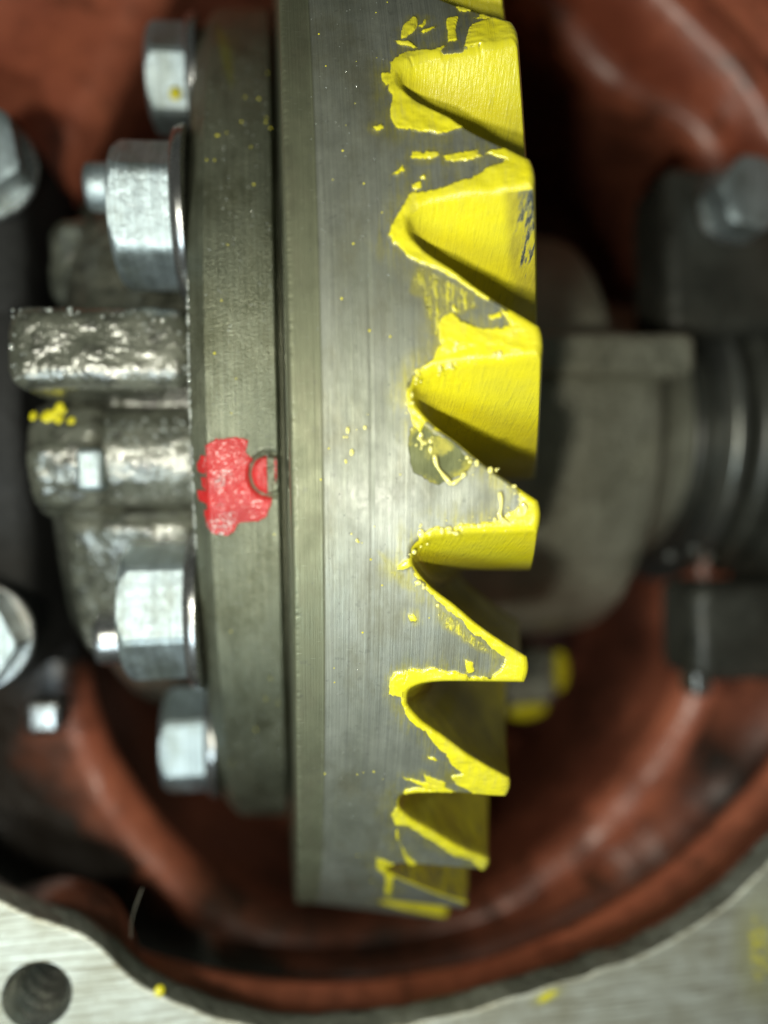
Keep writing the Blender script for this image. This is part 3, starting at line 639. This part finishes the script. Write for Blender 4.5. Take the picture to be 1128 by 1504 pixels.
o = weld(mesh('lock_tab', *rounded_box(7.95, 8.35, -5.75, -5.2, 3.6, 4.2, r=.12, sub=6), m_washer)); o['label'] = 'small grey lock tab under the dark cap at the right edge'; o['category'] = 'lock tab'

# ------------------------------------------------------------------ axle housing
hs = thing('axle_housing', 'red-painted axle housing around the gear with a bare machined cover face at the bottom', 'axle housing', (1.6, 0, -6))
NA = 360; aa = np.linspace(0, 2 * pi, NA, endpoint=False); c0 = np.array([1.6, 0.])
def opening(r0):
    E = np.array([(11.3, 1), (9.9, -5), (8.4, -6.9), (7.47, -7.7), (6.42, -8.46), (5.38, -8.89), (3.71, -9.24), (2.64, -9.46), (1.59, -9.54), (-.12, -9.5), (-1.08, -9.18), (-2.02, -8.73), (-2.3, -8.5), (-2.52, -8.29), (-2.66, -8.06), (-2.78, -7.84), (-3.05, -7.66), (-3.3, -7.57), (-3.64, -7.46), (-4.08, -7.18), (-5.2, -6.6), (-8, 0), (1.6, 9.7)])
    ea = np.arctan2(E[:, 1], E[:, 0] - 1.6) % (2 * pi); q = np.argsort(ea)
    r = np.interp(aa, ea[q], np.hypot(E[q, 0] - 1.6, E[q, 1]), period=2 * pi)
    kk = np.ones(5) / 5; r = np.convolve(np.concatenate([r[-4:], r, r[:4]]), kk, 'same')[4:-4] + r0 - 9.5
    r += .045 * vnoise(aa * 24, aa * 0, 3, 4)
    return r
pocket = np.array([(9.6, 0), (9.3, -3.3), (9.4, -5.2), (8.9, -6.7), (7.7, -8.2), (6.3, -9.4), (4, -10.7), (1.5, -11.15), (-.8, -10.5), (-2.2, -9.3), (-3.1, -8.0), (-3.9, -6.5), (-4.3, -4.5), (-4.6, -1), (-4.6, 3), (-3.9, 5.7), (-2.9, 8), (-1.6, 10.2), (1.2, 11.3), (3.8, 11.1), (5.6, 9.6), (7.3, 7.9), (8.6, 7.3), (9.9, 6.4), (10.0, 3.5)])
Pd = dense(np.vstack([pocket, pocket[:1]]), .1, True); pa = np.arctan2(Pd[:, 1] - 0, Pd[:, 0] - 1.6) % (2 * pi); o_ = np.argsort(pa)
pr = np.interp(aa, pa[o_], np.hypot(Pd[o_, 0] - 1.6, Pd[o_, 1]), period=2 * pi)
k = np.ones(9) / 9; pr = np.convolve(np.concatenate([pr[-8:], pr, pr[:8]]), k, 'same')[8:-8]
def ringpts(r, z): return np.stack([1.6 + r * np.cos(aa), r * np.sin(aa), 0 * aa + z], -1)
op = opening(9.5)
jz = vnoise(aa * 30, aa * 0 + 3, 9, 4)
rings = [ringpts(op, 6.97), ringpts(op + .03, 6.8), ringpts(op + .07 + .03 * jz, 6.6), ringpts(op + .10 - .03 * jz, 6.4), ringpts(op + .35, 6.1)]
mesh('face_edge', np.array(rings), gridF(len(rings), NA, cv=True, flip=True), cast('bare_grey_iron_edge', (.24, .26, .22), (.44, .47, .41), rough=.45, metal=.3, bumpy=1.2, scale=6), hs)
W = [(op + .35, 6.1), (op * .3 + .7 * 9.5 + .75, 5.6), (10.45 + 0 * aa, 5.1), (10.3 + 0 * aa, 4.85), (10.32 + 0 * aa, 4.6), (10.7 + 0 * aa, 4.35), (11.1 + 0 * aa, 4.0), (11.7 + 0 * aa, 3.2), (12.1 + 0 * aa, 2.6)]
boss = np.exp(-(np.abs(((np.degrees(aa) - 238.8 + 180) % 360) - 180) / 7) ** 4)
W = [(r * (1 - boss) + np.minimum(r, op + .32) * boss if z > 4.9 else r, z) for r, z in W]
rings = [ringpts(r, z) for r, z in W]
out = np.maximum(pr + .8, 12.1)
rings += [ringpts(out * .98, 2.2), ringpts(out * .93, 1.98), ringpts(np.maximum(pr + .8, out * .86), 1.95)]
for e in np.linspace(0, pi / 2, 10): rings.append(ringpts(pr + .75 * (1 - sin(e)), 1.2 + .75 * cos(e)))
for z in np.linspace(.8, -5, 14): rings.append(ringpts(pr + .10 * (1.5 - z), z))
for z, f in ((-5.5, .98), (-5.9, .94), (-6.1, .86), (-6.2, .6), (-6.2, .3), (-6.2, .01)): rings.append(ringpts((pr + .7) * f, z))
V = np.array(rings)
nz = vnoise(V[..., 0] * .8 + V[..., 2] * .5, V[..., 1] * .8 + V[..., 2] * .3, 17, 4)
V[..., 2] += .12 * nz * (V[..., 2] < 5); V[..., :2] += .05 * nz[..., None]
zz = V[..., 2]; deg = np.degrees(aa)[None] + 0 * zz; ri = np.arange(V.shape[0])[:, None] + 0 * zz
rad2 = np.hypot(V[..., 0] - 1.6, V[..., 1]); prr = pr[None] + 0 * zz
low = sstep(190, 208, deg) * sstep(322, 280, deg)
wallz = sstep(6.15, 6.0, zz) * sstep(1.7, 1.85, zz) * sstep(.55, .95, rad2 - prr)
gr = low * wallz * (1.0 - .4 * sstep(258, 285, deg))  # lower-left shadow band painted into the wall colour
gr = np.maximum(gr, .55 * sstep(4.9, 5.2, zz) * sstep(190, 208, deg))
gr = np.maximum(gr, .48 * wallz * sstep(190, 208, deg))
gr = np.maximum(gr, .95 * sstep(160, 190, deg) * sstep(252, 240, deg) * sstep(1.65, 1.2, zz) * sstep(-6, -5.4, zz))  # painted shade on the inner side of the deep pocket
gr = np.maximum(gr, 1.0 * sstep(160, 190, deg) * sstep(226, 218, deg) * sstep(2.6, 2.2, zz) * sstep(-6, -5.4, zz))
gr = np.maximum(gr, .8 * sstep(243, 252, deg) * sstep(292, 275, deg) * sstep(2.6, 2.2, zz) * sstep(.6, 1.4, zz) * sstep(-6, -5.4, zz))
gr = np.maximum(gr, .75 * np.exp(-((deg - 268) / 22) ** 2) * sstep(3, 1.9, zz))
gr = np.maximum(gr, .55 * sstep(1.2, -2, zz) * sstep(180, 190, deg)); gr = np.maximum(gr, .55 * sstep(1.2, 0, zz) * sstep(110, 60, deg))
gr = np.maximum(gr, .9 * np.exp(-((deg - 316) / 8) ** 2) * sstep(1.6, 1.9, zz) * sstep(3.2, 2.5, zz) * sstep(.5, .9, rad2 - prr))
mesh('cavity_wall', V, gridF(V.shape[0], NA, cv=True, flip=True), m_red, hs, attrs={'shade_grime': gr})
# machined cover face with one tapped hole
t = NT('bare_machined_cover_face')
sc = t.noise(1, 4, .65, (1.2, 26, 1)); mpn = sc
# scratches run slightly downhill to the right
mp = t.n('Mapping'); mp.inputs['Rotation'].default_value = (0, 0, rad(14)); mp.inputs['Scale'].default_value = (.6, 20, 1); t.l(t.tc.outputs['Object'], mp.inputs[0])
nx = t.n('TexNoise'); nx.inputs['Scale'].default_value = 1.4; nx.inputs['Detail'].default_value = 6; nx.inputs['Roughness'].default_value = .7; t.l(mp.outputs[0], nx.inputs['Vector'])
st = nx.outputs['Fac']; cl_ = t.noise(1.3, 6, .7)
c = t.mix(t.rng(cl_, .35, .68, 0, 1), (.74, .77, .68), (.50, .49, .38)); c = t.mix(t.rng(st, .48, .62, 0, .85), c, (.26, .23, .15))
ya = t.attr('coat'); ym = t.rng(t.math('ADD', ya, t.math('MULTIPLY', t.math('SUBTRACT', t.noise(7, 5, .7), .5), .7)), .45, .6, 0, 1)
c = t.mix(t.math('MULTIPLY', t.rng(ya, .05, .5, 0, 1), .3), c, (.6, .58, .08)); c = t.mix(ym, c, YEL)
t.set(Base_Color=c, Metallic=t.math('MULTIPLY', t.math('SUBTRACT', 1, ym), .45), Roughness=t.rng(st, .3, .7, .38, .55), Normal=t.bump(st, .4, .03, t.bump(t.noise(25, 3, .6), .2, .02)))
m_face = t.m
HC = np.array([-3.62, -8.52]); HR = .47
# grid in the plane between the opening edge and an outer rim, with the hole cut as a ring of its own
aF = np.radians(np.linspace(0, 360, 1441))[:-1]; opF = np.interp(aF, aa, op, period=2 * pi)
rr_ = np.concatenate([[0, .012, .03, .06], np.linspace(.1, 2.6, 34), [3.4, 5]])
Rg = opF[None] + rr_[:, None]; X = 1.6 + Rg * np.cos(aF); Y = Rg * np.sin(aF)
Z = 7.0 + 0 * X; Z[0] = 6.97; Z[1] = 6.988; Z += .004 * vnoise(X * 6, Y * 6, 3, 3)
dx = X - HC[0]; dy = Y - HC[1]; dh = np.hypot(dx, dy)
# snap the grid round the hole: points inside are pushed to its rim
ins = dh < HR
Xn = np.where(ins, HC[0] + dx / np.maximum(dh, 1e-6) * HR, X); Yn = np.where(ins, HC[1] + dy / np.maximum(dh, 1e-6) * HR, Y)
yc = np.maximum(.62 * sstep(1, .2, np.hypot((X - 3.75) / .42, (Y + 9.38 - .25 * (X - 3.75)) / .17)), sstep(1.2, .2, np.hypot((X - 7.3) / .6, (Y + 9.0) / 1.2)) * .5)
V = np.stack([Xn, Yn, Z], -1)
F = gridF(len(rr_), len(aF), cv=True)
insf = ins.ravel(); keep = ~insf[F].all(1); F = F[keep]
mesh('cover_face', V, F, m_face, hs, attrs={'coat': yc})
# threaded bore
n = 96; turns = 7; zs = np.linspace(0, 1.75, 190); a = np.linspace(0, 2 * pi, n, endpoint=False)
Zt = zs[:, None] + 0 * a; A_ = a[None] + 0 * Zt
rad_ = HR - .05 + .10 * np.abs(((Zt / .25 + A_ / (2 * pi)) % 1) * 2 - 1); rad_ = np.where(Zt < .12, HR + .004 - Zt * .6 * (Zt < .12), rad_ - .045)
V = np.stack([HC[0] + rad_ * np.cos(A_), HC[1] + rad_ * np.sin(A_), 7.0 - Zt], -1)
mesh('tapped_hole', V, gridF(len(zs), n, cv=True, flip=True), cast('oily_thread_iron', (.20, .21, .18), (.30, .31, .27), rough=.25, metal=.8, bumpy=.2), hs, smooth=True, angle=40)
mesh('hole_bottom', *xcyl(0, .1, 0, 0, .5, 32), m_cap, hs).data.transform(Matrix.Translation((HC[0], HC[1], 5.28)) @ Matrix.Rotation(rad(90), 4, 'Y'))
mesh('yellow_dab', *blob((-1.98, -8.66, 6.97), .075, (.3, .5, 1), .5, 12, 5), m_yel, hs)
# boss with yellow compound seen behind the gear
weld(mesh('casting_boss', *rounded_box(5.0, 6.45, -6.7, -5.35, -2.5, .9, r=.35, rough=.06, seed=3, sub=12), m_cast2, hs))
mesh('yellow_smear', *blob((6.55, -5.9, .6), .26, (.3, .0, 1), .3, 24, 6, (1.9, 1)), m_yel, hs)
mesh('yellow_smear', *blob((5.75, -6.85, .5), .26, (.1, -.3, 1), .3, 24, 6, (.9, 2.0)), m_yel, hs)
P = dense([(-2.35, -7.85, 7.0), (-2.32, -7.6, 7.1), (-2.25, -7.35, 7.15), (-2.16, -7.12, 7.1)], .05, True)
o = mesh('loose_bristle', *tube(P, .0055, 6), plain('pale_bristle', (.20, .18, .13), .5)); o['label'] = 'thin pale bristle standing at the edge of the machined face, lower left'; o['category'] = 'bristle'
